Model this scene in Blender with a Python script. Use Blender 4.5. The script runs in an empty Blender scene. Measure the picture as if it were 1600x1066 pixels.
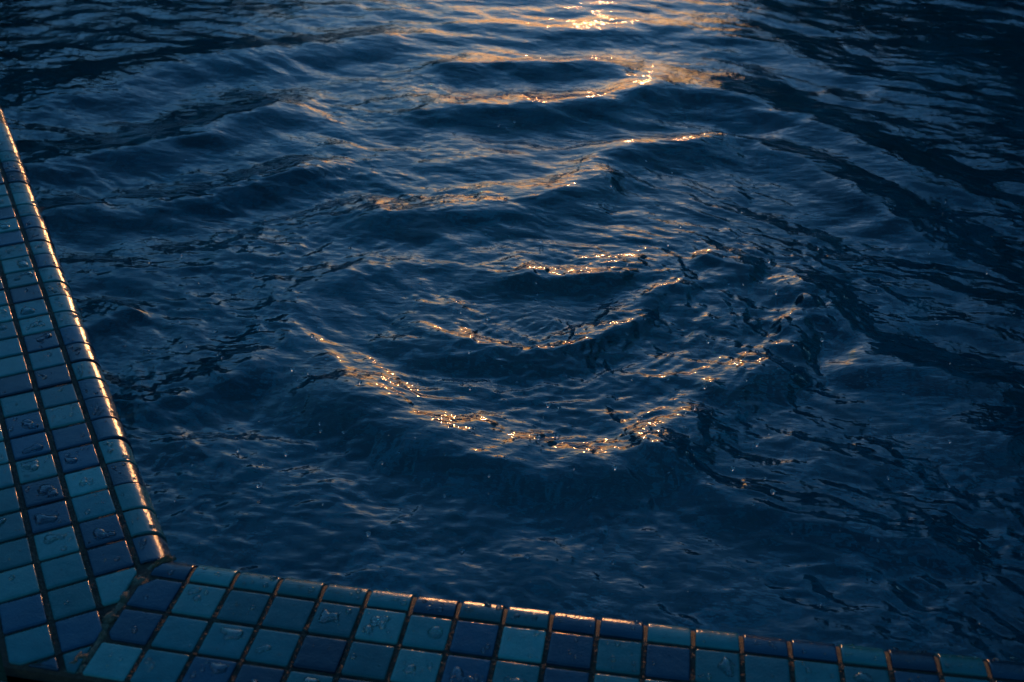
import bpy, math, random
import numpy as np
from mathutils import Vector, Matrix
random.seed(7)
RNG = np.random.default_rng(11)
S = 0.05                                  # one mosaic pitch in metres
scn = bpy.context.scene
col = scn.collection

# ------------------------------------------------------------------ camera
cam_d = bpy.data.cameras.new('camera')
cam = bpy.data.objects.new('camera', cam_d)
col.objects.link(cam)
scn.camera = cam
CAM = np.array([10.2876, -19.0006, 18.7251]) * S
ROT = (1.025318, -0.021123, 0.180285)
FPX = 1949.3
cam.location = CAM
cam.rotation_euler = ROT
cam_d.sensor_width = 36.0
cam_d.lens = FPX / 1600 * 36
cam_d.clip_start = 0.05
cam_d.clip_end = 3000
cam_d.dof.use_dof = True
cam_d.dof.focus_distance = 1.72
cam_d.dof.aperture_fstop = 7.1

# ------------------------------------------------------------------ sky, sun, exposure
SUN_AZ = math.radians(6.5)                # to the left of +Y
SUN_EL = math.radians(3.2)
world = bpy.data.worlds.new('World')
scn.world = world
world.use_nodes = True
wn = world.node_tree.nodes
wl = world.node_tree.links
wn.clear()
sky = wn.new('ShaderNodeTexSky')
sky.sky_type = 'NISHITA'
sky.sun_disc = False
sky.sun_elevation = SUN_EL
sky.sun_rotation = -SUN_AZ
sky.altitude = 0
sky.air_density = 1.75
sky.dust_density = 0.8
sky.ozone_density = 6.6
bg = wn.new('ShaderNodeBackground')
bg.inputs['Strength'].default_value = 0.10
wo = wn.new('ShaderNodeOutputWorld')
wb = wn.new('ShaderNodeMixRGB')             # white balance of the whole sky
wb.blend_type = 'MULTIPLY'
wb.inputs[0].default_value = 1.0
wb.inputs[2].default_value = (1.08, 1.05, 0.86, 1)
wl.new(sky.outputs[0], wb.inputs[1])
wl.new(wb.outputs[0], bg.inputs['Color'])
wl.new(bg.outputs[0], wo.inputs['Surface'])

sun_d = bpy.data.lights.new('sun', 'SUN')
sun_d.energy = 0.11
sun_d.angle = math.radians(0.6)
sun_d.color = (1.0, 0.45, 0.18)
sun = bpy.data.objects.new('sun', sun_d)
col.objects.link(sun)
sdir = Vector((-math.sin(SUN_AZ) * math.cos(SUN_EL), math.cos(SUN_AZ) * math.cos(SUN_EL), math.sin(SUN_EL)))
sun.rotation_euler = sdir.to_track_quat('Z', 'Y').to_euler()
sun.location = (0, 0, 6)

vs = scn.view_settings
vs.view_transform = 'Standard'
vs.look = 'None'
vs.gamma = 1.0
vs.exposure = 3.72
vs.use_curve_mapping = False
cy = scn.cycles
cy.use_denoising = True
cy.max_bounces = 10
cy.transmission_bounces = 8
cy.glossy_bounces = 5
cy.diffuse_bounces = 3
cy.sample_clamp_indirect = 1.5
cy.sample_clamp_direct = 10.0
cy.caustics_reflective = False
cy.caustics_refractive = True
cy.blur_glossy = 0.3

# ------------------------------------------------------------------ helpers
def link(o, parent=None):
    col.objects.link(o)
    if parent is not None:
        o.parent = parent
    return o

def tag(o, label=None, cat=None, group=None, kind=None):
    if label: o['label'] = label
    if cat: o['category'] = cat
    if group: o['group'] = group
    if kind: o['kind'] = kind
    return o

def mesh_from(name, verts, faces, mat=None, smooth=True):
    me = bpy.data.meshes.new(name)
    me.from_pydata([tuple(map(float, v)) for v in verts], [], faces)
    if mat is not None:
        me.materials.append(mat)
    if smooth:
        me.polygons.foreach_set('use_smooth', [True] * len(me.polygons))
    me.update()
    return me

def obj(name, me, parent=None):
    return link(bpy.data.objects.new(name, me), parent)

class NT:
    """small wrapper to build node trees"""
    def __init__(self, name):
        self.m = bpy.data.materials.new(name)
        self.m.use_nodes = True
        self.t = self.m.node_tree
        self.t.nodes.clear()
        self.out = self.n('ShaderNodeOutputMaterial')
    def n(self, typ, **kw):
        nd = self.t.nodes.new(typ)
        for k, v in kw.items():
            if k in nd.inputs.keys() if isinstance(k, str) else False:
                nd.inputs[k].default_value = v
            else:
                setattr(nd, k, v)
        return nd
    def l(self, a, b):
        self.t.links.new(a, b)

def ramp(nt, fac, stops):
    r = nt.n('ShaderNodeValToRGB')
    e = r.color_ramp.elements
    while len(e) > 1:
        e.remove(e[-1])
    e[0].position, e[0].color = stops[0][0], (*stops[0][1], 1)
    for p, c in stops[1:]:
        k = e.new(p)
        k.color = (*c, 1)
    nt.l(fac, r.inputs[0])
    return r

def noise(nt, scale, detail=3, rough=0.5, coord='Object', vec=None):
    n = nt.n('ShaderNodeTexNoise')
    n.inputs['Scale'].default_value = scale
    n.inputs['Detail'].default_value = detail
    n.inputs['Roughness'].default_value = rough
    if vec is None:
        tc = nt.n('ShaderNodeTexCoord')
        vec = tc.outputs[coord]
    nt.l(vec, n.inputs['Vector'])
    return n

def world_pos(nt):
    return nt.n('ShaderNodeNewGeometry').outputs['Position']

# ------------------------------------------------------------------ materials
def glass_tile_mat(name, c1, c2, rough=0.11):
    nt = NT(name)
    pos = world_pos(nt)
    n1 = noise(nt, 46, 5, 0.7, vec=pos)
    info = nt.n('ShaderNodeObjectInfo')
    r = ramp(nt, n1.outputs['Fac'], [(0.30, c1), (0.70, c2)])
    hs = nt.n('ShaderNodeHueSaturation')
    mp = nt.n('ShaderNodeMapRange')
    mp.inputs['To Min'].default_value = 0.75
    mp.inputs['To Max'].default_value = 1.3
    nt.l(info.outputs['Random'], mp.inputs['Value'])
    nt.l(mp.outputs[0], hs.inputs['Value'])
    nt.l(r.outputs[0], hs.inputs['Color'])
    # lime haze and dirt in spots
    n3 = noise(nt, 240, 4, 0.7, vec=pos)
    r3 = ramp(nt, n3.outputs['Fac'], [(0.62, (0, 0, 0)), (0.80, (1, 1, 1))])
    mx = nt.n('ShaderNodeMixRGB')
    mx.inputs[2].default_value = (0.015, 0.035, 0.042, 1)
    ml = nt.n('ShaderNodeMath', operation='MULTIPLY')
    ml.inputs[1].default_value = 0.35
    nt.l(r3.outputs[0], ml.inputs[0])
    nt.l(ml.outputs[0], mx.inputs[0])
    nt.l(hs.outputs[0], mx.inputs[1])
    b = nt.n('ShaderNodeBsdfPrincipled')
    nt.l(mx.outputs[0], b.inputs['Base Color'])
    rr = nt.n('ShaderNodeMapRange')
    rr.inputs['To Min'].default_value = rough * 0.6
    rr.inputs['To Max'].default_value = rough * 1.9
    n2 = noise(nt, 60, 4, 0.6, vec=pos)
    nt.l(n2.outputs['Fac'], rr.inputs['Value'])
    nt.l(rr.outputs[0], b.inputs['Roughness'])
    b.inputs['IOR'].default_value = 1.48
    b.inputs['Specular IOR Level'].default_value = 0.20
    nb = noise(nt, 55, 2, 0.5, vec=pos)
    bm = nt.n('ShaderNodeBump')
    bm.inputs['Strength'].default_value = 0.35
    bm.inputs['Distance'].default_value = 0.002
    nt.l(nb.outputs['Fac'], bm.inputs['Height'])
    nb2 = noise(nt, 420, 3, 0.6, vec=pos)
    bm2 = nt.n('ShaderNodeBump')
    bm2.inputs['Strength'].default_value = 0.45
    bm2.inputs['Distance'].default_value = 0.0008
    nt.l(nb2.outputs['Fac'], bm2.inputs['Height'])
    nt.l(bm.outputs[0], bm2.inputs['Normal'])
    nt.l(bm2.outputs[0], b.inputs['Normal'])
    nt.l(b.outputs[0], nt.out.inputs['Surface'])
    return nt.m

def rough_mat(name, c1, c2, scale=60, rough=0.85, bump=0.6, dist=0.002, spec=0.4, c3=None, scale3=9):
    nt = NT(name)
    pos = world_pos(nt)
    n1 = noise(nt, scale, 5, 0.65, vec=pos)
    r = ramp(nt, n1.outputs['Fac'], [(0.28, c1), (0.72, c2)])
    out = r.outputs[0]
    if c3:
        n3 = noise(nt, scale3, 4, 0.6, vec=pos)
        r3 = ramp(nt, n3.outputs['Fac'], [(0.48, (0, 0, 0)), (0.66, (1, 1, 1))])
        mx = nt.n('ShaderNodeMixRGB')
        mx.inputs[2].default_value = (*c3, 1)
        nt.l(r3.outputs[0], mx.inputs[0])
        nt.l(out, mx.inputs[1])
        out = mx.outputs[0]
    b = nt.n('ShaderNodeBsdfPrincipled')
    nt.l(out, b.inputs['Base Color'])
    b.inputs['Roughness'].default_value = rough
    b.inputs['Specular IOR Level'].default_value = spec
    nb = noise(nt, scale * 6, 4, 0.7, vec=pos)
    bm = nt.n('ShaderNodeBump')
    bm.inputs['Strength'].default_value = bump
    bm.inputs['Distance'].default_value = dist
    nt.l(nb.outputs['Fac'], bm.inputs['Height'])
    nt.l(bm.outputs[0], b.inputs['Normal'])
    nt.l(b.outputs[0], nt.out.inputs['Surface'])
    return nt.m

TEAL = [glass_tile_mat('teal_glass', (0.002, 0.048, 0.046), (0.005, 0.070, 0.066)),
        glass_tile_mat('sea_glass', (0.002, 0.042, 0.043), (0.004, 0.060, 0.060)),
        glass_tile_mat('pale_teal_glass', (0.012, 0.076, 0.070), (0.022, 0.105, 0.094))]
BLUE = [glass_tile_mat('cobalt_glass', (0.0003, 0.017, 0.029), (0.0006, 0.025, 0.040)),
        glass_tile_mat('navy_glass', (0.0003, 0.011, 0.020), (0.0006, 0.018, 0.028))]
GROUT = rough_mat('grout', (0.006, 0.004, 0.002), (0.078, 0.052, 0.027), scale=230, rough=0.55, bump=1.0, dist=0.004, spec=0.3,
                  c3=(0.018, 0.013, 0.008), scale3=40)
MORTAR = rough_mat('mossy_mortar', (0.040, 0.032, 0.018), (0.150, 0.120, 0.070), scale=150, rough=0.7, bump=1.0, dist=0.004,
                   c3=(0.030, 0.036, 0.012), scale3=60)
MOSS = rough_mat('wet_moss', (0.030, 0.022, 0.008), (0.110, 0.075, 0.025), scale=300, rough=0.22, bump=1.0, dist=0.003)
STONE = rough_mat('surround_stone', (0.03, 0.033, 0.036), (0.06, 0.062, 0.065), scale=25, rough=0.8)
GRASS = rough_mat('lawn', (0.012, 0.024, 0.008), (0.025, 0.042, 0.014), scale=3, rough=0.9, dist=0.03)
BARK = rough_mat('bark', (0.030, 0.022, 0.015), (0.075, 0.055, 0.040), scale=8, rough=0.9, dist=0.02)
WOOD = rough_mat('weathered_wood', (0.050, 0.040, 0.032), (0.110, 0.090, 0.072), scale=40, rough=0.75, dist=0.003)

def leaf_mat(name, c1, c2):
    nt = NT(name)
    n1 = noise(nt, 1.7, 3, 0.6, vec=world_pos(nt))
    r = ramp(nt, n1.outputs['Fac'], [(0.35, c1), (0.65, c2)])
    b = nt.n('ShaderNodeBsdfPrincipled')
    nt.l(r.outputs[0], b.inputs['Base Color'])
    b.inputs['Roughness'].default_value = 0.6
    nt.l(b.outputs[0], nt.out.inputs['Surface'])
    return nt.m
LEAF = [leaf_mat('dark_leaves', (0.018, 0.038, 0.012), (0.040, 0.070, 0.022)),
        leaf_mat('olive_leaves', (0.030, 0.042, 0.016), (0.055, 0.070, 0.028))]

def water_mat():
    nt = NT('pool_water')
    pos = world_pos(nt)
    fr = nt.n('ShaderNodeFresnel')
    fr.inputs['IOR'].default_value = 1.333
    gl = nt.n('ShaderNodeBsdfGlossy')
    gl.inputs['Roughness'].default_value = 0.02
    rf = nt.n('ShaderNodeBsdfRefraction')
    rf.inputs['Color'].default_value = (0.24, 0.74, 0.80, 1)
    rf.inputs['Roughness'].default_value = 0.0
    rf.inputs['IOR'].default_value = 1.333
    mp = nt.n('ShaderNodeMapping')
    mp.inputs['Rotation'].default_value = (0, 0, -0.17)
    mp.inputs['Scale'].default_value = (0.62, 1.0, 1.0)
    nt.l(pos, mp.inputs['Vector'])
    nb = noise(nt, 70, 2, 0.5, vec=mp.outputs[0])
    bm = nt.n('ShaderNodeBump')
    bm.inputs['Strength'].default_value = 0.30
    bm.inputs['Distance'].default_value = 0.006
    nt.l(nb.outputs['Fac'], bm.inputs['Height'])
    for x in (fr, gl, rf):
        nt.l(bm.outputs[0], x.inputs['Normal'])
    mx = nt.n('ShaderNodeMixShader')
    nt.l(fr.outputs[0], mx.inputs[0])
    nt.l(rf.outputs[0], mx.inputs[1])
    nt.l(gl.outputs[0], mx.inputs[2])
    nt.l(mx.outputs[0], nt.out.inputs['Surface'])
    return nt.m
WATER = water_mat()

def drop_mat():
    nt = NT('water_drop')
    g = nt.n('ShaderNodeBsdfGlass')
    g.inputs['IOR'].default_value = 1.333
    g.inputs['Roughness'].default_value = 0.0
    g.inputs['Color'].default_value = (0.97, 0.99, 1, 1)
    nt.l(g.outputs[0], nt.out.inputs['Surface'])
    return nt.m
DROP = drop_mat()

def basin_mat():
    nt = NT('basin_mosaic')
    pos = world_pos(nt)
    sc = nt.n('ShaderNodeVectorMath', operation='SCALE')
    sc.inputs['Scale'].default_value = 1 / 0.05
    nt.l(pos, sc.inputs[0])
    fl = nt.n('ShaderNodeVectorMath', operation='FLOOR')
    nt.l(sc.outputs[0], fl.inputs[0])
    wn_ = nt.n('ShaderNodeTexWhiteNoise')
    nt.l(fl.outputs[0], wn_.inputs['Vector'])
    r = ramp(nt, wn_.outputs['Value'], [(0.0, (0.002, 0.042, 0.053)), (0.35, (0.003, 0.085, 0.090)), (0.62, (0.005, 0.115, 0.117)), (0.80, (0.001, 0.008, 0.012))])
    r.color_ramp.interpolation = 'CONSTANT'
    n2 = noise(nt, 9, 4, 0.7, vec=pos)
    r2 = ramp(nt, n2.outputs['Fac'], [(0.44, (0, 0, 0)), (0.58, (1, 1, 1))])
    mx = nt.n('ShaderNodeMixRGB')
    mx.inputs[2].default_value = (0.0005, 0.009, 0.013, 1)
    nt.l(r2.outputs[0], mx.inputs[0])
    nt.l(r.outputs[0], mx.inputs[1])
    b = nt.n('ShaderNodeBsdfPrincipled')
    nt.l(mx.outputs[0], b.inputs['Base Color'])
    b.inputs['Roughness'].default_value = 0.4
    nt.l(b.outputs[0], nt.out.inputs['Surface'])
    return nt.m
BASIN = basin_mat()

# ------------------------------------------------------------------ plan geometry (in tile pitches)
CURV = 0.0039383
AL = -0.9359188
LD = np.array([math.cos(AL), math.sin(AL)])
LN = np.array([LD[1], -LD[0]])            # away from the pool
LO = np.array([-4.2648, 4.3746])
LP = 1.0176
def bpos(i, j):
    th = CURV * i
    return np.array([math.sin(th) / CURV + math.sin(th) * j, (1 - math.cos(th)) / CURV - math.cos(th) * j])
def lpos(k, m):
    return LO + k * LP * LD + m * LN
BW, BR = 0.34, 0.50                       # flat and rounded part of a bullnose tile
FACE = BW + BR
WATER_Z = -0.92 * S
# corner of the two runs at a pool-side offset q
def corner(q):
    # bottom run taken straight here: y = q ; left run m = -q
    k = (LO[1] - q * LN[1] - q) / (-LP * LD[1])
    return lpos(k, -q), k
EDGE_Y = -2.98                            # straight outer edge of the coping

# ------------------------------------------------------------------ terrain, basin and surround
A, _ = corner(FACE)
face = [A]
for i in range(2, 43, 4):
    face.append(bpos(i, -FACE))
h = CURV * 42
pt = face[-1]
for turn, ln in ((0.75, 60), (0.62, 90), (0.8, 40), (0.8, 90)):
    h += turn
    pt = pt + ln * np.array([math.cos(h), math.sin(h)])
    face.append(pt)
Lend = lpos(-58, -FACE)
far_left = Lend + np.array([-6, 60])
face += [far_left + np.array([14, 40]), far_left, Lend]
face = np.array(face)
def offset_poly(P, d):
    n = len(P); out = []
    for a in range(n):
        p0, p1, p2 = P[a - 1], P[a], P[(a + 1) % n]
        e1 = (p1 - p0) / np.linalg.norm(p1 - p0); e2 = (p2 - p1) / np.linalg.norm(p2 - p1)
        n1 = np.array([e1[1], -e1[0]]); n2 = np.array([e2[1], -e2[0]])
        b = n1 + n2; b = b / (b @ n1)
        out.append(p1 + d * b)
    return np.array(out)
outer = offset_poly(face, 3.9)
N = len(face)
DEPTH = -0.80
# basin
v = [(*(p * S), -0.03) for p in offset_poly(face, 0.25)] + [(*(p * S), DEPTH) for p in offset_poly(face, 0.25)]
f = [(a, (a + 1) % N, N + (a + 1) % N, N + a) for a in range(N)] + [tuple(range(N, 2 * N))]
basin = obj('pool_basin', mesh_from('pool_basin', v, f, BASIN, smooth=False))
tag(basin, 'blue mosaic floor and walls of the pool under the water', 'pool', kind='structure')
# ground with the pool cut out
ctr = face.mean(0)
big = []
for p in outer:
    d = p - ctr
    big.append(ctr + d / np.linalg.norm(d) * 12000)
v = [(*(p * S), -0.035) for p in outer] + [(*(p * S), -0.05) for p in big]
f = [(a, N + a, N + (a + 1) % N, (a + 1) % N) for a in range(N)]
ground = obj('ground', mesh_from('ground', v, f, GRASS, smooth=False))
tag(ground, 'dark lawn round the pool', 'ground', kind='structure')
# plain stone kerb on the far sides, where no mosaic is in view
v = []; f = []
inner = face
segs = [a for a in range(N) if (a >= 11 and a < N - 1)]
for a in segs:
    b = (a + 1) % N
    s0 = len(v)
    for P, z in ((inner, -0.12), (inner, -0.01), (outer, -0.01), (outer, -0.12)):
        v += [(*(P[a] * S), z), (*(P[b] * S), z)]
    for q in range(3):
        f.append((s0 + 2 * q, s0 + 2 * q + 1, s0 + 2 * q + 3, s0 + 2 * q + 2))
kerb = obj('pool_surround', mesh_from('pool_surround', v, f, STONE, smooth=False))
tag(kerb, 'dark stone kerb along the far sides of the pool', 'kerb', kind='structure')

# deck boards below the outer edge of the coping
deck = bpy.data.objects.new('deck', None)
link(deck)
tag(deck, 'dark weathered timber deck beside the mosaic coping', 'deck', kind='structure')
def board_mesh(L, W, T):
    x0, x1, y0, y1 = -L / 2, L / 2, -W / 2, W / 2
    b = 0.004
    v = []
    for z, o in ((-T, 0), (-b, 0), (0, b)):
        v += [(x0 + o, y0 + o, z), (x1 - o, y0 + o, z), (x1 - o, y1 - o, z), (x0 + o, y1 - o, z)]
    f = []
    for r in range(2):
        for a in range(4):
            f.append((4 * r + a, 4 * r + (a + 1) % 4, 4 * r + 4 + (a + 1) % 4, 4 * r + 4 + a))
    f.append((8, 9, 10, 11))
    return mesh_from('board', v, f, WOOD, smooth=False)
bme = board_mesh(4.0, 0.115, 0.025)
for q in range(6):
    o = obj('board', bme, deck)
    o.location = (-0.35 + random.uniform(-.02, .02), EDGE_Y * S - 0.012 - 0.0575 - q * 0.122, -0.010 - random.uniform(0, .0015))

# ------------------------------------------------------------------ mosaic tiles
H_T = 0.16                                # tile thickness, pitches
BEV = 0.024
def clip(poly, n, c):                     # keep n.p <= c
    out = []
    for a in range(len(poly)):
        p, q = poly[a], poly[(a + 1) % len(poly)]
        dp, dq = n @ p - c, n @ q - c
        if dp <= 0: out.append(p)
        if dp * dq < 0:
            out.append(p + (q - p) * dp / (dp - dq))
    return out

def round_poly(poly, r):
    out = []
    n = len(poly)
    for a in range(n):
        p0, p1, p2 = poly[a - 1], poly[a], poly[(a + 1) % n]
        l1 = np.linalg.norm(p0 - p1); l2 = np.linalg.norm(p2 - p1)
        rr = min(r, l1 * .4, l2 * .4)
        a1 = p1 + (p0 - p1) / l1 * rr; a2 = p1 + (p2 - p1) / l2 * rr
        out += [a1, (a1 + a2) / 4 + p1 / 2, a2]
    return out

def inset(poly, d):
    n = len(poly); out = []
    for a in range(n):
        p0, p1, p2 = poly[a - 1], poly[a], poly[(a + 1) % n]
        e1 = (p1 - p0); e1 = e1 / (np.linalg.norm(e1) + 1e-9)
        e2 = (p2 - p1); e2 = e2 / (np.linalg.norm(e2) + 1e-9)
        nn = np.array([-e1[1] - e2[1], e1[0] + e2[0]])
        nn = nn / (np.linalg.norm(nn) + 1e-9)
        out.append(p1 + nn * d)
    return out

def tile_mesh(poly, mat):
    """pillowed glass tile over a convex outline (pitches, anticlockwise)"""
    poly = round_poly([np.array(p) for p in poly], 0.05)
    n = len(poly)
    rings = [(0, -H_T), (0, -BEV), (BEV * .3, -BEV * .3), (BEV, 0.0), (0.05, 0.003), (0.18, 0.006), (0.32, 0.007)]
    v = []
    cen = np.mean(poly, 0)
    for ins, z in rings:
        ring_ = inset(poly, min(ins, BEV)) if ins <= BEV else [cen + (p - cen) * (1 - ins * 1.9) for p in inset(poly, BEV)]
        for p in ring_:
            v.append((p[0] * S, p[1] * S, z * S))
    f = []
    for r in range(len(rings) - 1):
        for a in range(n):
            f.append((r * n + a, r * n + (a + 1) % n, (r + 1) * n + (a + 1) % n, (r + 1) * n + a))
    f.append(tuple(range((len(rings) - 1) * n, len(rings) * n)))
    return mesh_from('mosaic_tile', v, f, mat)

def profile(g):
    """bullnose section: (distance into the pool from the row joint, height, normal) in pitches"""
    pr = [(g / 2, -H_T, (-1, 0)), (g / 2, -BEV, (-1, 0)), (g / 2 + BEV * .3, -BEV * .3, (-.7, .7)), (g / 2 + BEV, 0, (0, 1)), (BW * .75, 0.004, (0, 1))]
    for t in range(0, 91, 10):
        a = math.radians(t)
        pr.append((BW + BR * math.sin(a), BR * math.cos(a) - BR, (math.sin(a), math.cos(a))))
    pr.append((BW + BR, -1.35, (1, 0)))
    return pr

def bull_mesh(mat, g_row, g_col, ulo=None, uhi=None, half=0.5):
    """u runs along the coping, s into the pool; ulo / uhi: end position as a function of s (mitres)"""
    pr = profile(g_row)
    B2 = 0.026
    st = [(0, -H_T), (0, -B2), (B2 * .3, -B2 * .3), (B2, 0), (B2 * 2, 0)]
    v = []; n = len(pr)
    ulo = ulo or (lambda s: -half + g_col / 2)
    uhi = uhi or (lambda s: half - g_col / 2)
    cols = [(0, e, o) for e, o in st] + [(1, e, o) for e, o in reversed(st)]
    for side, e, o in cols:
        for s, z, nn in pr:
            lo, hi = ulo(s), uhi(s)
            if hi < lo + 0.02: hi = lo + 0.02
            u = lo + min(e, (hi - lo) / 2) if side == 0 else hi - min(e, (hi - lo) / 2)
            v.append((u * S, (s + nn[0] * o) * S, (z + nn[1] * o) * S))
    f = []
    for c in range(len(cols) - 1):
        for a in range(n - 1):
            f.append((c * n + a, (c + 1) * n + a, (c + 1) * n + a + 1, c * n + a + 1))
    return mesh_from('bullnose_tile', v, f, mat)

def pick():
    return random.choice(TEAL) if random.random() < 0.62 else random.choice(BLUE)
GAP = 0.095
GAPR = 0.105
cache = {}
def std_tile(mat, gx, gy):
    k = ('t', mat.name, gx, gy)
    if k not in cache:
        a, b = (1 - gx) / 2, (1 - gy) / 2
        cache[k] = tile_mesh([(-a, -b), (a, -b), (a, b), (-a, b)], mat)
    return cache[k]
def std_bull(mat, g_row, g_col, half):
    k = ('b', mat.name, g_row, g_col, half)
    if k not in cache:
        cache[k] = bull_mesh(mat, g_row, g_col, half=half)
    return cache[k]

TILES = []                                # (origin xy, heading, half size, kind) for the drops later
def place(o, xy, ang, tilt=0.006):
    o.location = (xy[0] * S, xy[1] * S, random.uniform(-.0006, .0006))
    o.rotation_euler = (random.uniform(-tilt, tilt), random.uniform(-tilt, tilt), ang + random.uniform(-.008, .008))

# colours read off the photograph: t / b, bullnose row then rows outward, from the corner to the right
FRONT = ['b' 'tttttbttbbt' 'tbbtbtb' , 'b' 'ttttttbtbtb' 'ttttbtb', 'b' 'tttbttbtbtt' 'btbttbt', 't' 'tbbtbtttbtt' 'tbttbtt']
# ---- front run
AFR = 0.0
bed_v = []; bed_f = []
def grout_bed(stations, normal_fn, name, label):
    """stations: plan points on the row joint, with outward directions; section follows tiles, recessed"""
    sec = [(-3.05, -0.30), (-3.05, -0.055), (0.0, -0.055)]
    for t in range(0, 91, 15):
        a = math.radians(t); r = BR - 0.06
        sec.append((BW + r * math.sin(a), r * math.cos(a) - BR))
    sec.append((BW + BR - 0.06, -1.4))
    v = []; f = []; n = len(sec)
    for P, nin, k in stations:
        for s, z in sec:
            q = P + nin * s + k(s)
            v.append((q[0] * S, q[1] * S, z * S))
    for a in range(len(stations) - 1):
        for b in range(n - 1):
            f.append((a * n + b, (a + 1) * n + b, (a + 1) * n + b + 1, a * n + b + 1))
    me = mesh_from(name, v, f, GROUT)
    o = obj(name, me)
    tag(o, label, 'pool coping', 'mosaic coping runs that meet at the corner')
    return o

# mitre: along-run shift that keeps both beds ending on the corner bisector
phi = math.atan2(-LD[1], -LD[0])          # heading of the left run away from the corner
cot = 1 / math.tan(phi / 2)
A0, K0 = corner(0.0)
st = [(A0, np.array([0., 1.]), lambda s: np.array([cot * s, 0.0]))]
zero = lambda s: np.zeros(2)
for i in range(2, 43):
    th = CURV * i
    st.append((bpos(i, 0), np.array([-math.sin(th), math.cos(th)]), zero))
front = grout_bed(st, None, 'pool_coping', 'front run of teal and blue mosaic coping along the bottom of the picture')
st = [(lpos(k, 0), -LN, zero) for k in range(-58, 2)]
st.append((A0, -LN, lambda s: -LD * cot * s))
left = grout_bed(st, None, 'pool_coping', 'left run of teal and blue mosaic coping going back along the pool')
# flip check is not needed: beds are seen from above only

def mat_of(ch):
    return random.choice(TEAL) if ch == 't' else random.choice(BLUE)

for i in range(-1, 42):
    mid = i + 0.5
    th = CURV * mid
    m = mat_of(FRONT[0][i + 1]) if i + 1 < len(FRONT[0]) else pick()
    if i == -1:
        x0 = A0[0] + 0.5 + 0.10
        me = bull_mesh(m, GAPR, GAP, ulo=lambda s: max(A0[0] + cot * s + 0.06, -0.86) + 0.5)
    else:
        me = std_bull(m, GAPR, GAP, 0.5)
    o = obj('bullnose_tile', me, front)
    place(o, bpos(mid, 0), th, 0.022)
    TILES.append((o, 'bull', 'F', i, 0))
    for j in range(3):
        m = mat_of(FRONT[j + 1][i + 1]) if i + 1 < len(FRONT[j + 1]) else pick()
        c = bpos(mid, j + 0.5)
        if i == -1:
            a, b = (1 - GAP) / 2, (1 - GAPR) / 2
            poly = [np.array(q) for q in ((-a, -b), (a, -b), (a, b), (-a, b))]
            if j == 0: poly = clip(poly, np.array([-0.75, 0.66]), 0.42)
            if j == 1: poly = clip(poly, np.array([-0.8, -0.6]), 0.52)
            me = tile_mesh(poly, m)
        else:
            me = std_tile(m, GAP, GAPR)
        o = obj('mosaic_tile', me, front)
        place(o, c, th)
        TILES.append((o, 'flat', 'F', i, j))

# ---- left run; local x along LD, local y towards the pool (-LN)
LANG = AL
LEFTC = {  # row index k (joint above it) : bullnose, then columns outward
    4: 'bbtt', 5: '-ttb', 6: '--bt', 3: 'tbtt', 2: 'ttbt', 1: 'btbt', 0: 'tbtt', -1: 'bbbt', -2: 'btbt', -3: 'bttt', -4: 'tbbt', -5: 'bttb', -6: 'bbtb', -7: 'tttt', -8: 'tttt'}
GM = 0.125
GK = 0.085
GKB = 0.055
for k in range(-56, 9):
    cs = LEFTC.get(k)
    for m_ in range(4):
        ch = cs[m_] if cs else None
        if ch == '-':
            ch = None
        mt = mat_of(ch) if ch else pick()
        if m_ == 0:
            if k > 4: continue
            cxy = lpos(k + 0.5, 0)
            if k == 4:
                kc = lambda s: (K0 - (cot * s) / LP - 0.07) - (k + 0.5)
                me = bull_mesh(mt, GM, GKB, uhi=lambda s: min(0.5 - GKB / 2, kc(s)), half=0.5)
            else:
                me = std_bull(mt, GM, GKB, 0.508)
            o = obj('bullnose_tile', me, left)
            place(o, cxy, LANG, 0.045)
            TILES.append((o, 'bull', 'L', k, 0))
        else:
            cxy = lpos(k + 0.5, m_ - 0.5)
            a, b = LP / 2 - GK / 2, 0.5 - GM / 2
            R2 = np.array([[LD[0], -LN[0]], [LD[1], -LN[1]]])
            poly = [cxy + R2 @ np.array(q) for q in ((-a, -b), (a, -b), (a, b), (-a, b))]
            near = k >= 3
            if near:
                lim = -1.10 - random.uniform(0, .06)
                p2 = clip(poly, np.array([1.0, 0.02]), lim)
                if len(p2) >= 3: p2 = clip(p2, np.array([0.0, -1.0]), -EDGE_Y - 0.03)
                if len(p2) < 3: continue
                P = np.array(p2)
                area = 0.5 * abs(np.sum(P[:, 0] * np.roll(P[:, 1], -1) - P[:, 1] * np.roll(P[:, 0], -1)))
                if area < 0.10: continue
                full = area > 0.83
                if not full:
                    loc = [R2.T @ (q - cxy) for q in p2]
                    # drop vertices that nearly coincide
                    lq = [loc[0]]
                    for q in loc[1:]:
                        if np.linalg.norm(q - lq[-1]) > 0.06: lq.append(q)
                    if np.linalg.norm(lq[0] - lq[-1]) < 0.06: lq.pop()
                    if len(lq) < 3: continue
                    me = tile_mesh(lq, mt)
                else:
                    me = std_tile(mt, GK - (LP - 1), GM)
            else:
                me = std_tile(mt, GK - (LP - 1), GM)
            o = obj('mosaic_tile', me, left)
            place(o, cxy, LANG)
            TILES.append((o, 'flat', 'L', k, m_ - 1))

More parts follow.
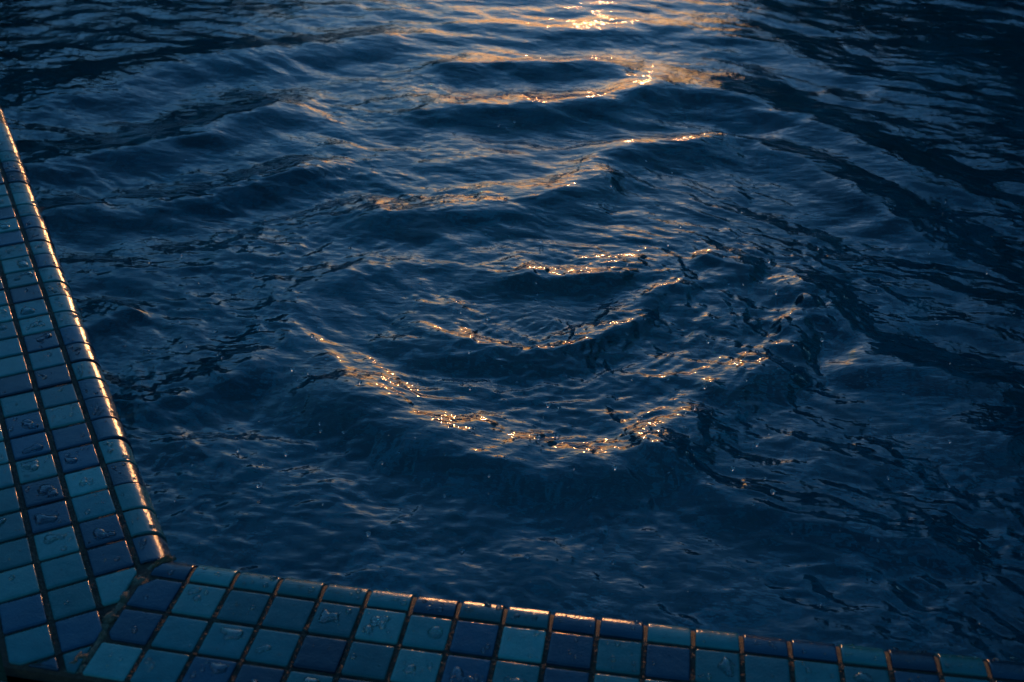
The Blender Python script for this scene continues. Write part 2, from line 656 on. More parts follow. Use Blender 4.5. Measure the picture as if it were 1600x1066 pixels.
# ---- sandy grout standing in the joints between the flat tiles
def joints(lines, parent, seed):
    r_ = np.random.default_rng(seed)
    v = []; f = []
    for p0, p1, w, dz in lines:
        p0, p1 = np.array(p0), np.array(p1)
        L_ = np.linalg.norm(p1 - p0)
        if L_ < .05: continue
        d = (p1 - p0) / L_; nn = np.array([-d[1], d[0]])
        k = max(2, int(L_ / 0.032)); m = 5
        s0 = len(v)
        lump = np.repeat(r_.normal(size=(k // 6 + 2, 1)), 6, 0)[:k + 1] * .008
        Z = -.040 + dz + r_.normal(size=(k + 1, m)) * .011 + lump
        for a in range(k + 1):
            for b in range(m):
                q = p0 + d * (L_ * a / k) + nn * w * (b / (m - 1) - .5) * 1.06 + r_.normal(size=2) * .004
                v.append((q[0] * S, q[1] * S, Z[a, b] * S))
        for a in range(k):
            for b in range(m - 1):
                f.append((s0 + a * m + b, s0 + a * m + b + 1, s0 + (a + 1) * m + b + 1, s0 + (a + 1) * m + b))
    o = obj('grout', mesh_from('grout', v, f, GROUT), parent)
    o['kind'] = 'stuff'
ln = []
for k in range(-34, 9):
    for m_ in range(0, 4):
        a_ = lpos(k, m_); b_ = lpos(k + 1, m_)
        if b_[0] < -1.05 and b_[1] > -2.95: ln.append((a_, b_, GM, 0.0))
    for m_ in range(0, 3):
        a_ = lpos(k, m_); b_ = lpos(k, m_ + 1)
        if a_[0] < -1.05 and b_[1] > -2.95: ln.append((a_, b_, GK, -.02))
joints(ln, left, 91)
ln = []
for i in range(-1, 24):
    for j in range(0, 3):
        ln.append((bpos(i, j), bpos(i + 1, j), GAPR, -.02))
        if i >= 0: ln.append((bpos(i, j), bpos(i, j + 1), GAP, 0.0))
joints(ln, front, 92)

# ---- mortar seam along the mitre, and the wet clump of moss at the inner corner
def vnoise(P, seed):
    """cheap smooth 3D value noise"""
    r = np.random.default_rng(seed)
    k = r.normal(size=(10, 3)) ; ph = r.uniform(0, 6.28, 10)
    return sum(np.sin(P @ k[a] + ph[a]) for a in range(10)) / 4.5
def lump_strip(name, path, widths, hgt, mat, parent, seed, nu=46, nv=12):
    path = np.array(path, float)
    v = []; f = []
    for a in range(nu + 1):
        t = a / nu * (len(path) - 1)
        i0 = min(int(t), len(path) - 2); fr_ = t - i0
        c = path[i0] * (1 - fr_) + path[i0 + 1] * fr_
        w = widths[i0] * (1 - fr_) + widths[i0 + 1] * fr_
        d = path[i0 + 1] - path[i0]; d = d / np.linalg.norm(d); nn = np.array([-d[1], d[0]])
        for b in range(nv + 1):
            u = b / nv * 2 - 1
            q = c + nn * u * w
            q3 = np.array([q[0] * 9, q[1] * 9, 0])
            z = hgt * (1 - abs(u) ** 3) + 0.05 * vnoise(q3, seed) + 0.022 * vnoise(q3 * 3.1, seed + 1) - 0.10
            v.append((q[0] * S, q[1] * S, z * S))
    for a in range(nu):
        for b in range(nv):
            f.append((a * (nv + 1) + b, a * (nv + 1) + b + 1, (a + 1) * (nv + 1) + b + 1, (a + 1) * (nv + 1) + b))
    return obj(name, mesh_from(name, v, f, mat), parent)
lump_strip('mortar_seam', [A0 + (0.42, 0.82), A0 + (0.12, 0.28), (-1.08, -0.25), (-1.08, -1.0), (-1.12, -1.7), (-1.10, -2.4), (-1.15, -2.96)],
           [0.05, 0.14, 0.13, 0.12, 0.20, 0.15, 0.25], 0.06, MORTAR, front, 5, nu=70)
def clump(name, cx, cy, rx, ry, rz, mat, seed, z0=0.0, ang=0.0):
    v = []; f = []; nu, nv = 18, 9
    for b in range(nv + 1):
        t = math.pi / 2 * b / nv
        for a in range(nu):
            p = 2 * math.pi * a / nu
            d = np.array([math.cos(p) * math.cos(t), math.sin(p) * math.cos(t), math.sin(t)])
            r = 1 + 0.30 * vnoise(d * 3.5, seed) + 0.16 * vnoise(d * 9, seed + 3)
            x, y = rx * d[0] * r, ry * d[1] * r
            v.append(((cx + x * math.cos(ang) - y * math.sin(ang)) * S, (cy + x * math.sin(ang) + y * math.cos(ang)) * S, (z0 + rz * d[2] * r) * S))
    for b in range(nv):
        for a in range(nu):
            f.append((b * nu + a, b * nu + (a + 1) % nu, (b + 1) * nu + (a + 1) % nu, (b + 1) * nu + a))
    return obj(name, mesh_from(name, v, f, mat))
tag(clump('moss_clump', -0.80, 0.52, 0.24, 0.13, 0.13, MOSS, 21, -0.10, 1.05), 'wet brown clump of moss in the inner corner of the coping', 'moss')
tag(clump('moss_clump', -1.13, -1.35, 0.16, 0.12, 0.12, MORTAR, 33, -0.08, 0.6), 'crumbly mossy lump halfway along the open corner joint', 'moss')
tag(clump('moss_clump', -1.20, -2.62, 0.22, 0.14, 0.13, MORTAR, 37, -0.09, 1.2), 'mossy lump in the corner joint beside the timber deck', 'moss')

# ------------------------------------------------------------------ water surface
def field(n, cell, lam0, lam1, aniso=1.0, ang=0.0, seed=0, slope=1.0, p=2.0):
    """random height field with waves of length lam0..lam1 (m); unit rms slope times `slope`"""
    r = np.random.default_rng(seed)
    k = 2 * np.pi * np.fft.fftfreq(n, cell)
    kx, ky = np.meshgrid(k, k, indexing='ij')
    c, s = math.cos(ang), math.sin(ang)
    ax = (kx * c + ky * s) * aniso; ay = -kx * s + ky * c
    kk = np.sqrt(ax * ax + ay * ay) + 1e-9
    lo, hi = 2 * np.pi / lam1, 2 * np.pi / lam0
    amp = np.exp(-(lo / kk) ** 4) * np.exp(-(kk / hi) ** 4) * kk ** (-p)
    h_ = np.real(np.fft.ifft2(amp * (r.normal(size=(n, n)) + 1j * r.normal(size=(n, n)))))
    g0, g1 = np.gradient(h_, cell)
    return h_ * slope / math.sqrt((g0 ** 2 + g1 ** 2).mean())
def sample(F, cell, x, y):
    n = F.shape[0]
    u = (x / cell) % n; w = (y / cell) % n
    i0 = np.floor(u).astype(int); j0 = np.floor(w).astype(int)
    a = u - i0; b = w - j0
    i0 %= n; j0 %= n
    i1 = (i0 + 1) % n; j1 = (j0 + 1) % n
    a = a * a * (3 - 2 * a); b = b * b * (3 - 2 * b)
    return F[i0, j0] * (1 - a) * (1 - b) + F[i1, j0] * a * (1 - b) + F[i0, j1] * (1 - a) * b + F[i1, j1] * a * b

from mathutils import Euler
MR = np.array(Euler(ROT, 'XYZ').to_matrix())
def on_water(x, y, z=WATER_Z):
    d = MR @ np.array([(x - 800) / FPX, -(y - 533) / FPX, -1.0])
    t = (z - CAM[2]) / d[2]
    return (CAM + t * d)[:2]

# fan-shaped sheet: finest by the near edge, coarser away from it
NU, NV, NS = 940, 900, 46
vv = np.linspace(0, 1, NV)
ycore = -0.03 + 1.95 * vv + 0.93 * vv ** 2
yfar = ycore[-1] + (13.0 - ycore[-1]) * np.linspace(0, 1, NS + 1)[1:] ** 2.0
gy = np.concatenate([ycore, yfar])
tt = np.linspace(0, 1, NS + 1)[1:]
uc = np.linspace(-1, 1, NU)
ext = 1 + 12 * tt ** 2.4 + 0.004 * np.arange(1, NS + 1)
gu = np.concatenate([-ext[::-1], uc, ext])
def half_w(y): return 0.72 + 0.43 * np.clip(y, 0, 3.2)
def mid_x(y): return 0.39 - 0.17 * np.clip(y, 0, 3.2)
U, Y = np.meshgrid(gu, gy, indexing='ij')
X = mid_x(Y) + U * half_w(Y)

# crest lines of the larger waves (traced in plan): points, height m, half width m
CRESTS = [
    ([(405, 520), (450, 556), (525, 603), (600, 655), (675, 700), (760, 733), (860, 750), (970, 747), (1060, 722), (1130, 682), (1190, 630)], .0200, .047),
    ([(590, 470), (680, 502), (760, 534), (830, 543), (900, 526), (980, 498), (1020, 460)], .0150, .045),
    ([(730, 388), (830, 412), (900, 416), (980, 400)], .0115, .036),
    ([(890, 470), (960, 475), (1010, 440), (1080, 425)], .0060, .028),
    ([(440, 322), (600, 336), (700, 324), (830, 306), (950, 286), (1050, 258)], .0190, .060),
    ([(880, 242), (1000, 244), (1100, 232), (1150, 216), (1300, 275), (1450, 345), (1620, 410)], .0190, .060),
    ([(540, 160), (700, 168), (850, 162), (960, 150), (1040, 126), (1130, 140), (1300, 212), (1450, 268), (1620, 335)], .0230, .078),
    ([(600, 112), (760, 96), (900, 90), (1010, 102)], .0150, .070),
    ([(640, 40), (900, 42), (1080, 40), (1200, 60), (1400, 120), (1620, 180)], .0130, .090),
    ([(-40, 345), (150, 322), (300, 306), (420, 277), (550, 243)], .0200, .060),
    ([(170, 612), (280, 586), (360, 561), (440, 528)], .0130, .040),
    ([(120, 514), (200, 492), (260, 462)], .0110, .038),
    ([(1210, 395), (1300, 470), (1400, 540), (1500, 588), (1620, 625)], .0150, .048),
    ([(1050, 376), (1120, 396), (1180, 425)], .0090, .035),
    ([(1290, 520), (1420, 590), (1540, 665), (1620, 700)], .0130, .045),
    ([(1080, 690), (1150, 742), (1250, 790), (1400, 832), (1540, 832)], .0110, .045),
    ([(1090, 588), (1180, 582), (1260, 552)], .0110, .040),
    ([(-40, 262), (100, 245), (250, 205), (400, 172), (540, 160)], .0200, .075),
    ([(-40, 150), (200, 118), (450, 72), (700, 48)], .0200, .090),
    ([(560, 790), (680, 800), (800, 815)], .0030, .035),
    ([(200, 650), (330, 668), (450, 700)], .0060, .040),
    ([(1220, 480), (1260, 500), (1240, 540)], .0080, .025),
    ([(1060, 690), (1130, 640), (1190, 592), (1250, 540), (1280, 490), (1250, 440)], .0055, .036),
    ([(455, 555), (440, 510), (480, 455), (560, 410), (680, 375)], .0075, .045),
]
Hh = np.zeros_like(X)
# gentle bend of the coordinates so that no crest runs perfectly smooth
W1 = field(512, 0.012, 0.25, 1.2, 1.0, 0, 3, 1.0)
W2 = field(512, 0.012, 0.25, 1.2, 1.0, 0, 4, 1.0)
W3 = field(512, 0.012, 0.05, 0.18, 1.0, 0, 5, 1.0)
W1 /= W1.std(); W2 /= W2.std(); W3 /= W3.std()
dxw = 0.020 * sample(W1, 0.012, X, Y) + 0.004 * sample(W3, 0.012, X, Y)
dyw = 0.020 * sample(W2, 0.012, X, Y) + 0.004 * sample(W3, 0.012, X + 1.7, Y + 2.3)
XW, YW = X + dxw, Y + dyw
for pts, amp, wd in CRESTS:
    P = np.array([on_water(q[0], q[1] + (24 if q[1] > 350 else 14)) for q in pts])
    # resample as a smooth curve
    t = np.arange(len(P)); tt = np.linspace(0, len(P) - 1, len(P) * 4)
    Q = np.stack([np.interp(tt, t, P[:, 0]), np.interp(tt, t, P[:, 1])], 1)
    for _ in range(3):
        Q[1:-1] = (Q[:-2] + 2 * Q[1:-1] + Q[2:]) / 4
    lo = Q.min(0) - 4 * wd; hi = Q.max(0) + 4 * wd
    sl = np.where((X > lo[0]) & (X < hi[0]) & (Y > lo[1]) & (Y < hi[1]))
    xs, ys = XW[sl], YW[sl]
    best = np.full(xs.shape, 1e9); fade = np.zeros(xs.shape); sgn = np.zeros(xs.shape)
    L = len(Q) - 1
    for a in range(L):
        e = Q[a + 1] - Q[a]; ll = e @ e
        u = np.clip(((xs - Q[a, 0]) * e[0] + (ys - Q[a, 1]) * e[1]) / ll, 0, 1)
        dx_, dy_ = xs - Q[a, 0] - u * e[0], ys - Q[a, 1] - u * e[1]
        d2 = dx_ ** 2 + dy_ ** 2
        m = d2 < best
        best = np.where(m, d2, best)
        g = (a + u) / L
        fade = np.where(m, np.clip(np.minimum(g, 1 - g) * 5, 0, 1), fade)
        sgn = np.where(m, np.sign(dx_ * -e[1] + dy_ * e[0]), sgn)
    d = np.sqrt(best)
    fade = fade * fade * (3 - 2 * fade)
    # steeper front towards the camera, longer back, and a trough in front
    w_ = np.where(sgn > 0, wd * 1.38, wd * 0.85)
    ridge = np.exp(-(np.sqrt(d * d + (0.18 * wd) ** 2) / w_) ** 2 * 1.0)
    trough = -0.20 * np.exp(-((d - 1.9 * wd) / (wd * 0.9)) ** 2)
    Hh[sl] += 1.12 * amp * fade * (ridge + trough)

# random swell, chop and wrinkles on top
F1 = field(512, 0.012, 0.22, 0.60, 1.6, -0.1, 21, 0.036, 2.4)
F2 = field(1024, 0.006, 0.04, 0.16, 1.8, -0.15, 22, 0.085, 2.1)
F3 = field(2048, 0.002, 0.012, 0.060, 1.7, -0.17, 23, 0.125, 1.9)
F4 = field(2048, 0.002, 0.012, 0.050, 2.5, 0.0, 24, 0.105, 1.9)
calm = 0.55 + 0.45 * np.clip((Y - 0.10 * X - 0.12) / 0.30, 0, 1)     # the sheltered water by the near edge
Hh += sample(F1, 0.012, XW, YW) * (1.6 * calm - 0.6) + sample(F2, 0.006, XW, YW) * calm * (1 - 0.2 * np.clip((Y - 0.9) / 1.0, 0, 1))
mask = 0.35 + 0.65 * np.clip(0.5 + 0.5 * sample(W1, 0.012, X * 1.3 + 3, Y * 1.3), 0, 1.3)
cx, cyy = on_water(850, 470)
rad = np.hypot(XW - cx, YW - cyy); the = np.arctan2(YW - cyy, XW - cx)
near = np.exp(-(rad / 0.55) ** 4)
far_ = np.clip((Y - 0.9) / 1.0, 0, 1)          # longer, glassier swell away from the edge
Hh += sample(F3, 0.002, XW, YW) * (1 - 0.6 * far_) * mask * (1 - 0.55 * near)
F5 = field(2048, 0.002, 0.013, 0.050, 1.15, 0.5, 25, 0.085, 1.9)
Hh += sample(F5, 0.002, XW, YW) * (1 - np.clip((Y - 0.10 * X - 0.25) / 0.5, 0, 1))
Hh += sample(F4, 0.002, the * 0.42 + 3.0, rad + 1.0) * near * (0.6 + 0.4 * mask) * np.clip(rad / 0.12, 0.0, 1)
Hh += 0.0011 * np.sin(rad / 0.062 * 2 * np.pi + 2.2 * sample(W1, 0.012, X, Y)) * np.exp(-(rad / 0.40) ** 2) * np.clip(rad / 0.08, 0, 1)
# dimples and rims left by falling drops
for px, py, rr, aa in ((1200, 512, .015, .006), (1262, 482, .013, -.008), (1276, 515, .012, .005), (355, 372, .014, .004), (272, 628, .016, -.008),
                       (1400, 755, .018, .004), (1432, 930, .016, .005), (1372, 440, .014, .004), (560, 700, .012, -.004), (1300, 905, .02, .003), (1170, 560, .012, -.006)):
    x_, y_ = on_water(px, py)
    d2 = ((X - x_) ** 2 + (Y - y_) ** 2) / rr ** 2
    Hh += np.where(d2 < 30, 0.5 * aa * (-np.exp(-d2) + .55 * np.exp(-(np.sqrt(d2) - 1.7) ** 2 * 3) + .18 * np.cos(np.sqrt(d2) * 3.2) * np.exp(-d2 / 9)), 0)
# calm with distance beyond the modelled patch
Hh *= np.clip(1.3 - np.hypot(X, Y - 1.3) / 9, 0.3, 1)

# keep only what lies within the pool
fp = offset_poly(face, 0.12) * S
inside = np.zeros(X.shape, bool)
xs, ys = X, Y
for a in range(N):
    x0, y0 = fp[a]; x1, y1 = fp[(a + 1) % N]
    if y0 == y1: continue
    cnd = ((y0 > ys) != (y1 > ys))
    xi = x0 + (ys - y0) * (x1 - x0) / (y1 - y0)
    inside ^= cnd & (xs < xi)
nx, ny = X.shape
idx = np.arange(nx * ny).reshape(nx, ny)
q = np.stack([idx[:-1, :-1], idx[1:, :-1], idx[1:, 1:], idx[:-1, 1:]], -1).reshape(-1, 4)
ok = inside.ravel()[q].any(1)
q = q[ok]
used = np.zeros(nx * ny, bool); used[q.ravel()] = True
remap = np.cumsum(used) - 1
co = np.stack([X.ravel(), Y.ravel(), WATER_Z + Hh.ravel()], 1)[used]
q = remap[q]
me = bpy.data.meshes.new('water')
me.vertices.add(len(co)); me.vertices.foreach_set('co', co.astype(np.float32).ravel())
me.loops.add(q.size); me.loops.foreach_set('vertex_index', q.astype(np.int32).ravel())
me.polygons.add(len(q))
me.polygons.foreach_set('loop_start', np.arange(0, q.size, 4, dtype=np.int32))
me.update(calc_edges=True)
me.polygons.foreach_set('use_smooth', np.ones(len(q), bool))
me.materials.append(WATER)
water = obj('water', me)
tag(water, 'rippled dark blue pool water with golden sunset glints', 'water', kind='structure')
def water_h(x, y):
    j = np.clip(np.searchsorted(gy, y), 1, ny - 1)
    i = np.clip(np.searchsorted(gu, (x - mid_x(y)) / half_w(y)), 1, nx - 1)
    return WATER_Z + Hh[i, j]

# ------------------------------------------------------------------ drops
class Joined:
    def __init__(self): self.v = []; self.f = []
    def cap(self, M, rad, hgt, na=12, nr=4, wob=0.0, below=0.0):
        s0 = len(self.v)
        ph = [random.uniform(0, 6.28) for _ in range(4)]
        am = [random.uniform(.3, 1) for _ in range(4)]
        for r in range(nr):
            t = r / nr
            for a in range(na):
                th = 2 * math.pi * a / na
                k = 1 + wob * sum(am[q] * math.sin((q + 1) * th + ph[q]) / (1 + .6 * q) for q in range(4)) if wob else 1.0
                rr = rad * max(k, .25) * math.cos(t * math.pi / 2)
                zz = hgt * math.sin(t * math.pi / 2) - below * (1 if r == 0 else 0)
                p = M @ Vector((rr * math.cos(th), rr * math.sin(th), zz))
                self.v.append(tuple(p))
        self.v.append(tuple(M @ Vector((0, 0, hgt))))
        for r in range(nr - 1):
            for a in range(na):
                self.f.append((s0 + r * na + a, s0 + r * na + (a + 1) % na, s0 + (r + 1) * na + (a + 1) % na, s0 + (r + 1) * na + a))
        top = s0 + nr * na
        for a in range(na):
            self.f.append((s0 + (nr - 1) * na + a, s0 + (nr - 1) * na + (a + 1) % na, top))

    def puddle(self, M, nb):
        """merged bead of water: union of soft blobs with a rounded rim"""
        g = 30
        c = np.linspace(-.42, .42, g)
        a, b = np.meshgrid(c, c, indexing='ij')
        f_ = np.zeros_like(a)
        x, y = random.uniform(-.16, .16), random.uniform(-.16, .16)
        for _ in range(nb):
            r = random.uniform(.045, .145)
            el, th = random.uniform(.7, 1.4), random.uniform(0, 3.1)
            da, db = a - x, b - y
            p_, q_ = da * math.cos(th) + db * math.sin(th), (-da * math.sin(th) + db * math.cos(th)) * el
            f_ += np.exp(-(p_ * p_ + q_ * q_) / (r * r))
            x = min(.26, max(-.26, x + random.uniform(-.26, .26))); y = min(.26, max(-.26, y + random.uniform(-.26, .26)))
        f_ += .025 * np.sin(a * 31 + x * 50) * np.sin(b * 27 + y * 40)
        edge = np.minimum(.40 - np.abs(a), .40 - np.abs(b))
        f_ = np.minimum(f_, edge * 6) - .42
        hgt = random.uniform(.040, .065)
        z = np.where(f_ > 0, hgt * np.sqrt(np.clip(f_, 0, 1) * 1.4) + .004, -.02 + np.clip(f_, -.3, 0) * .1)
        use = np.zeros((g, g), bool)
        cell = (f_[:-1, :-1] > 0) | (f_[1:, :-1] > 0) | (f_[:-1, 1:] > 0) | (f_[1:, 1:] > 0)
        ids = -np.ones((g, g), int)
        for i_, j_ in np.argwhere(cell):
            for p_, q_ in ((i_, j_), (i_ + 1, j_), (i_ + 1, j_ + 1), (i_, j_ + 1)):
                if ids[p_, q_] < 0:
                    ids[p_, q_] = len(self.v)
                    self.v.append(tuple(M @ Vector((c[p_] * S, c[q_] * S, z[p_, q_] * S + .0003))))
            self.f.append((ids[i_, j_], ids[i_ + 1, j_], ids[i_ + 1, j_ + 1], ids[i_, j_ + 1]))

bpy.context.view_layer.update()
J = Joined()
for o, kind, run, i, j in TILES:
    if run == 'F' and i > 24: continue
    if run == 'L' and i < -32: continue
    M = o.matrix_world
    if run == 'L' and (i >= 6 or (i == 5 and j > 1)): continue
    clipped = (run == 'F' and i == -1) or (run == 'L' and i >= 4)
    if kind == 'flat':
        if not clipped and random.random() < 0.62:
            J.puddle(M, random.choice((2, 3, 4, 5, 7)))
        for _ in range(random.choice((2, 3, 5, 8, 12, 16))):
            r = random.choice((.012, .015, .018, .024, .035, .055)) * random.uniform(.8, 1.3) * S
            lim = .20 if clipped else .36
            L_ = M @ Matrix.Translation((random.uniform(-lim, lim) * S, random.uniform(-lim, lim) * S, 0.0003))
            J.cap(L_, r, r * random.uniform(.6, .95), na=10, nr=3, wob=.08, below=.0004)
    else:
        for _ in range(random.choice((5, 8, 11, 15))):
            r = random.choice((.018, .024, .03, .042, .065)) * random.uniform(.8, 1.2) * S
            u = random.uniform(-.36, .36) * S if not clipped else random.uniform(.05, .3) * S * (1 if run == 'F' else -1)
            if random.random() < .6:
                L_ = M @ Matrix.Translation((u, random.uniform(.16, BW) * S, 0.0001))
            else:
                a = random.uniform(0, 1.0)
                L_ = M @ Matrix.Translation((u, (BW + BR * math.sin(a)) * S, (BR * math.cos(a) - BR) * S)) @ Matrix.Rotation(-a, 4, 'X')
            J.cap(L_, r, r * random.uniform(.45, .8), na=10, nr=3, wob=.10, below=.0005)
drops = obj('water_drops', mesh_from('water_drops', J.v, J.f, DROP))
tag(drops, 'clear water drops and small puddles lying on the mosaic tiles', 'water drops', kind='stuff')

# beads and bubbles on the moving water, and splashed drops just above it
J = Joined()
for _ in range(420):
    px, py = random.gauss(850, 420), random.gauss(600, 190)
    if not (0 < px < 1600 and 60 < py < 1000): continue
    x, y = on_water(px, py)
    if x < -0.9 or y < 0.10: continue
    z = water_h(x, y)
    r = random.choice((.001, .0012, .0015, .002, .0032))
    if random.random() < .35:
        z += abs(random.gauss(0, .02))
    M = Matrix.Translation((x, y, z))
    J.cap(M, r, r, na=8, nr=3)
    J.cap(M @ Matrix.Rotation(math.pi, 4, 'X'), r, r, na=8, nr=3)
spl = obj('splash_drops', mesh_from('splash_drops', J.v, J.f, DROP))
tag(spl, 'tiny splashed drops scattered on and above the rippling water', 'water drops', kind='stuff')

# ------------------------------------------------------------------ trees round the garden (they darken the reflections)
def make_tree(seed, mat, lobes, trunk_h, leaf=0.20, dens=420):
    r = np.random.default_rng(seed)
    v = []; f = []
    def tube(p0, p1, r0, r1, n=7):
        s0 = len(v)
        d = Vector(p1) - Vector(p0)
        q = d.to_track_quat('Z', 'Y')
        for p, rr in ((p0, r0), (p1, r1)):
            for a in range(n):
                w = q @ Vector((rr * math.cos(6.283 * a / n), rr * math.sin(6.283 * a / n), 0))
                v.append(tuple(Vector(p) + w))
        for a in range(n):
            f.append((s0 + a, s0 + (a + 1) % n, s0 + n + (a + 1) % n, s0 + n + a))
    tube((0, 0, -.3), (0.1, 0, trunk_h * .6), .26, .20)
    tube((0.1, 0, trunk_h * .6), (0.0, 0.1, trunk_h), .20, .15)
    for (x, y, z, rx, rz) in lobes:
        tube((0, 0.1, trunk_h * .92), (x * .8, y * .8, z), .11, .03)
    tr = mesh_from('trunk', v, f, BARK)
    pts = []
    for (x, y, z, rx, rz) in lobes:
        k = int(dens * rx * rx)
        d = r.normal(size=(k, 3)); d /= np.linalg.norm(d, axis=1)[:, None]
        rad_ = (0.55 + 0.5 * r.random(k) ** .6)
        bump = 1 + 0.22 * np.sin(d[:, 0] * 7 + x) * np.sin(d[:, 1] * 6 + y) + .15 * np.sin(d[:, 2] * 9 + z)
        pts.append(np.array([x, y, z]) + d * (rad_ * bump)[:, None] * np.array([rx, rx, rz]))
    P = np.concatenate(pts)
    k = len(P)
    a1 = r.normal(size=(k, 3)); a1 /= np.linalg.norm(a1, axis=1)[:, None]
    a2 = np.cross(a1, r.normal(size=(k, 3))); a2 /= np.linalg.norm(a2, axis=1)[:, None]
    sz = leaf * r.uniform(.6, 1.3, k)[:, None]
    V = np.stack([P - a1 * sz, P + a2 * sz * .5, P + a1 * sz, P - a2 * sz * .5], 1).reshape(-1, 3)
    F = np.arange(4 * k).reshape(-1, 4).tolist()
    cr = mesh_from('crown', V, F, mat, smooth=False)
    return tr, cr
KIND = [make_tree(1, LEAF[0], [(0, 0, 5.2, 2.2, 1.9), (1.5, .4, 4.2, 1.6, 1.3), (-1.5, -.3, 4.4, 1.6, 1.4), (.3, 1.4, 4.0, 1.5, 1.2), (0, -1.3, 4.3, 1.5, 1.3), (.2, 0, 6.8, 1.3, 1.2)], 2.6),
        make_tree(2, LEAF[1], [(0, 0, 4.3, 2.0, 1.5), (1.4, -.6, 3.6, 1.5, 1.1), (-1.3, .7, 3.5, 1.6, 1.1), (.2, .3, 5.5, 1.4, 1.0)], 2.0),
        make_tree(3, LEAF[0], [(0, 0, 2.6, 1.3, 2.0), (0, .2, 5.0, 1.05, 2.0), (0.1, 0, 7.3, .75, 1.7)], 1.2)]
# azimuth in degrees left of +Y, distance from the camera, kind, scale, label
TREES = [
    (26, 15, 0, 0.56, 'broad dark tree left of the sunset gap, nearest the gap'),
    (36, 13, 1, 0.72, 'olive green tree left of the pool, second from the gap'),
    (47, 12, 0, 0.68, 'full dark tree left of the pool, third from the gap'),
    (60, 11, 2, 0.7, 'slim conical tree left of the pool'),
    (72, 12, 0, 0.9, 'large dark tree standing farthest left of the pool'),
    (-3.5, 21, 1, 0.85, 'olive green tree just right of the setting sun'),
    (-11, 18, 0, 1.0, 'broad dark tree right of the pool, second from the sunset gap'),
    (-20, 16, 2, 1.15, 'tall slim conical tree right of the pool'),
    (-28, 14, 0, 1.2, 'tall broad dark tree right of the pool behind the slim one'),
    (-40, 12, 0, 1.25, 'tall dark tree right of the pool, nearest the water'),
    (-53, 12, 1, 1.5, 'spreading olive green tree at the right of the pool'),
    (-66, 12, 0, 1.25, 'tall dark tree standing farthest right of the pool'),
    (18, 30, 1, 0.75, 'small distant tree left of the setting sun'),
]
for az, dist, kd, sc_, lab in TREES:
    a = math.radians(az)
    e = bpy.data.objects.new(('broad_tree', 'olive_tree', 'cypress_tree')[kd], None)
    link(e)
    e.location = (CAM[0] - math.sin(a) * dist, CAM[1] + math.cos(a) * dist, -0.05)
    e.rotation_euler = (0, 0, random.uniform(0, 6.28))
    e.scale = (sc_ * random.uniform(.95, 1.1),) * 2 + (sc_,)
    tag(e, lab, 'tree', 'garden trees round the pool')
    obj('trunk', KIND[kd][0], e)
    obj('crown', KIND[kd][1], e)
# far wood along the horizon; sides raised high to shade the garden trees
r = np.random.default_rng(50)
P = []
for a in np.arange(-100, 100, 0.06):
    dist = 70 + 14 * math.sin(a * .13) + r.uniform(-3, 3)
    top = 2.8 + 0.7 * math.sin(a * .31 + 1) + .4 * math.sin(a * 1.3) + .3 * math.sin(a * 3.1)
    top += 10.5 * min(1, max(0, (-a - 0.5) / 4)) + 7.0 * min(1, max(0, (a - 12) / 7))
    for _ in range(6 if abs(a - 5) < 6 else 30):
        P.append((CAM[0] - math.sin(math.radians(a)) * dist, CAM[1] + math.cos(math.radians(a)) * dist + r.uniform(-2, 2), r.random() ** .7 * top))
P = np.array(P); k = len(P)
a1 = r.normal(size=(k, 3)); a1 /= np.linalg.norm(a1, axis=1)[:, None]
a2 = np.cross(a1, r.normal(size=(k, 3))); a2 /= np.linalg.norm(a2, axis=1)[:, None]
sz = r.uniform(.35, .8, k)[:, None]
V = np.stack([P - a1 * sz, P + a2 * sz * .7, P + a1 * sz, P - a2 * sz * .7], 1).reshape(-1, 3)
wood = obj('far_wood', mesh_from('far_wood', V, np.arange(4 * k).reshape(-1, 4).tolist(), LEAF[0], smooth=False))
tag(wood, 'dark wood along the horizon under the sunset, sides raised to shade the garden trees', 'wood', kind='stuff')

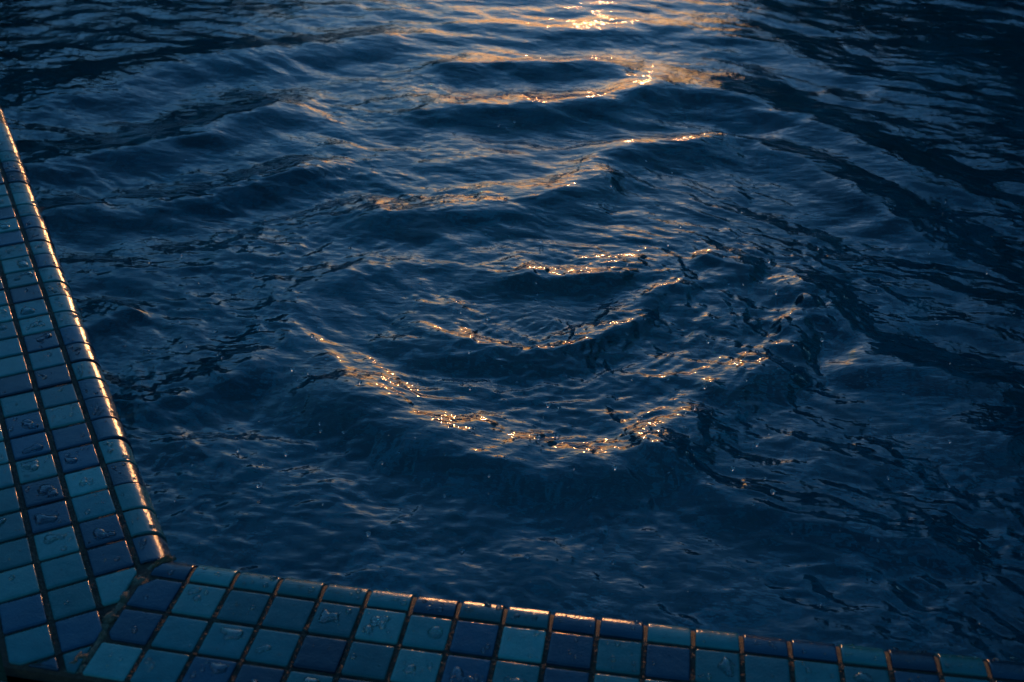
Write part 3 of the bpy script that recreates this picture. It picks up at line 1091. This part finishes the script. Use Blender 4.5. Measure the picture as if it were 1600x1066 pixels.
# clipped hedges added under the trees to block horizon glow, either side of gap
def hedge(label, path, hgt, wid, seed):
    r = np.random.default_rng(seed)
    P = []
    path = [np.array(p, float) for p in path]
    for a, b in zip(path[:-1], path[1:]):
        L_ = np.linalg.norm(b - a)
        k = int(L_ * 420)
        t = r.random(k)
        d = (b - a) / L_; nn = np.array([-d[1], d[0]])
        w = r.uniform(-1, 1, k); z = r.random(k)
        side = r.random(k) < .7
        w = np.where(side, np.sign(w) * (.8 + .2 * r.random(k)), w)
        z = np.where(side, z, .85 + .2 * r.random(k))
        top = hgt * (1 + .10 * np.sin(t * L_ * 1.1 + seed) + .05 * np.sin(t * L_ * 3.7))
        P.append(np.concatenate([a + np.outer(t, b - a) + np.outer(w * wid / 2, nn), (z * top)[:, None] - .03], 1))
    P = np.concatenate(P); k = len(P)
    a1 = r.normal(size=(k, 3)); a1 /= np.linalg.norm(a1, axis=1)[:, None]
    a2 = np.cross(a1, r.normal(size=(k, 3))); a2 /= np.linalg.norm(a2, axis=1)[:, None]
    sz = r.uniform(.07, .15, k)[:, None]
    V = np.stack([P - a1 * sz, P + a2 * sz * .6, P + a1 * sz, P - a2 * sz * .6], 1).reshape(-1, 3)
    V = V.tolist(); F = np.arange(4 * k).reshape(-1, 4).tolist()
    for a, b in zip(path[:-1], path[1:]):          # solid box core so no glow shows through
        d = (b - a) / np.linalg.norm(b - a); nn = np.array([-d[1], d[0]]) * wid * .38
        s0 = len(V)
        for p in (a - nn - d * .2, b - nn + d * .2, b + nn + d * .2, a + nn - d * .2):
            V.append((*p, -.05))
        for p in (a - nn - d * .2, b - nn + d * .2, b + nn + d * .2, a + nn - d * .2):
            V.append((*p, hgt * .84))
        F += [[s0 + q for q in g] for g in ((0, 1, 5, 4), (1, 2, 6, 5), (2, 3, 7, 6), (3, 0, 4, 7), (4, 5, 6, 7))]
    o = obj('hedge', mesh_from('hedge', V, F, LEAF[0], smooth=False))
    tag(o, label, 'hedge', 'hedges added under the garden trees')
def ring(azs, ds):
    return [(CAM[0] - math.sin(math.radians(a)) * d, CAM[1] + math.cos(math.radians(a)) * d) for a, d in zip(azs, ds)]
hedge('dark clipped hedge added under the trees left of the pool to block horizon glow', ring((22, 36, 52, 80), (16, 13, 11.5, 11.5)), 1.9, 0.9, 61)
hedge('dark clipped hedge added under the taller trees right of the pool to block horizon glow', ring((-1.5, -12, -30, -50, -75), (22, 18, 14, 12, 11.5)), 2.2, 0.9, 62)
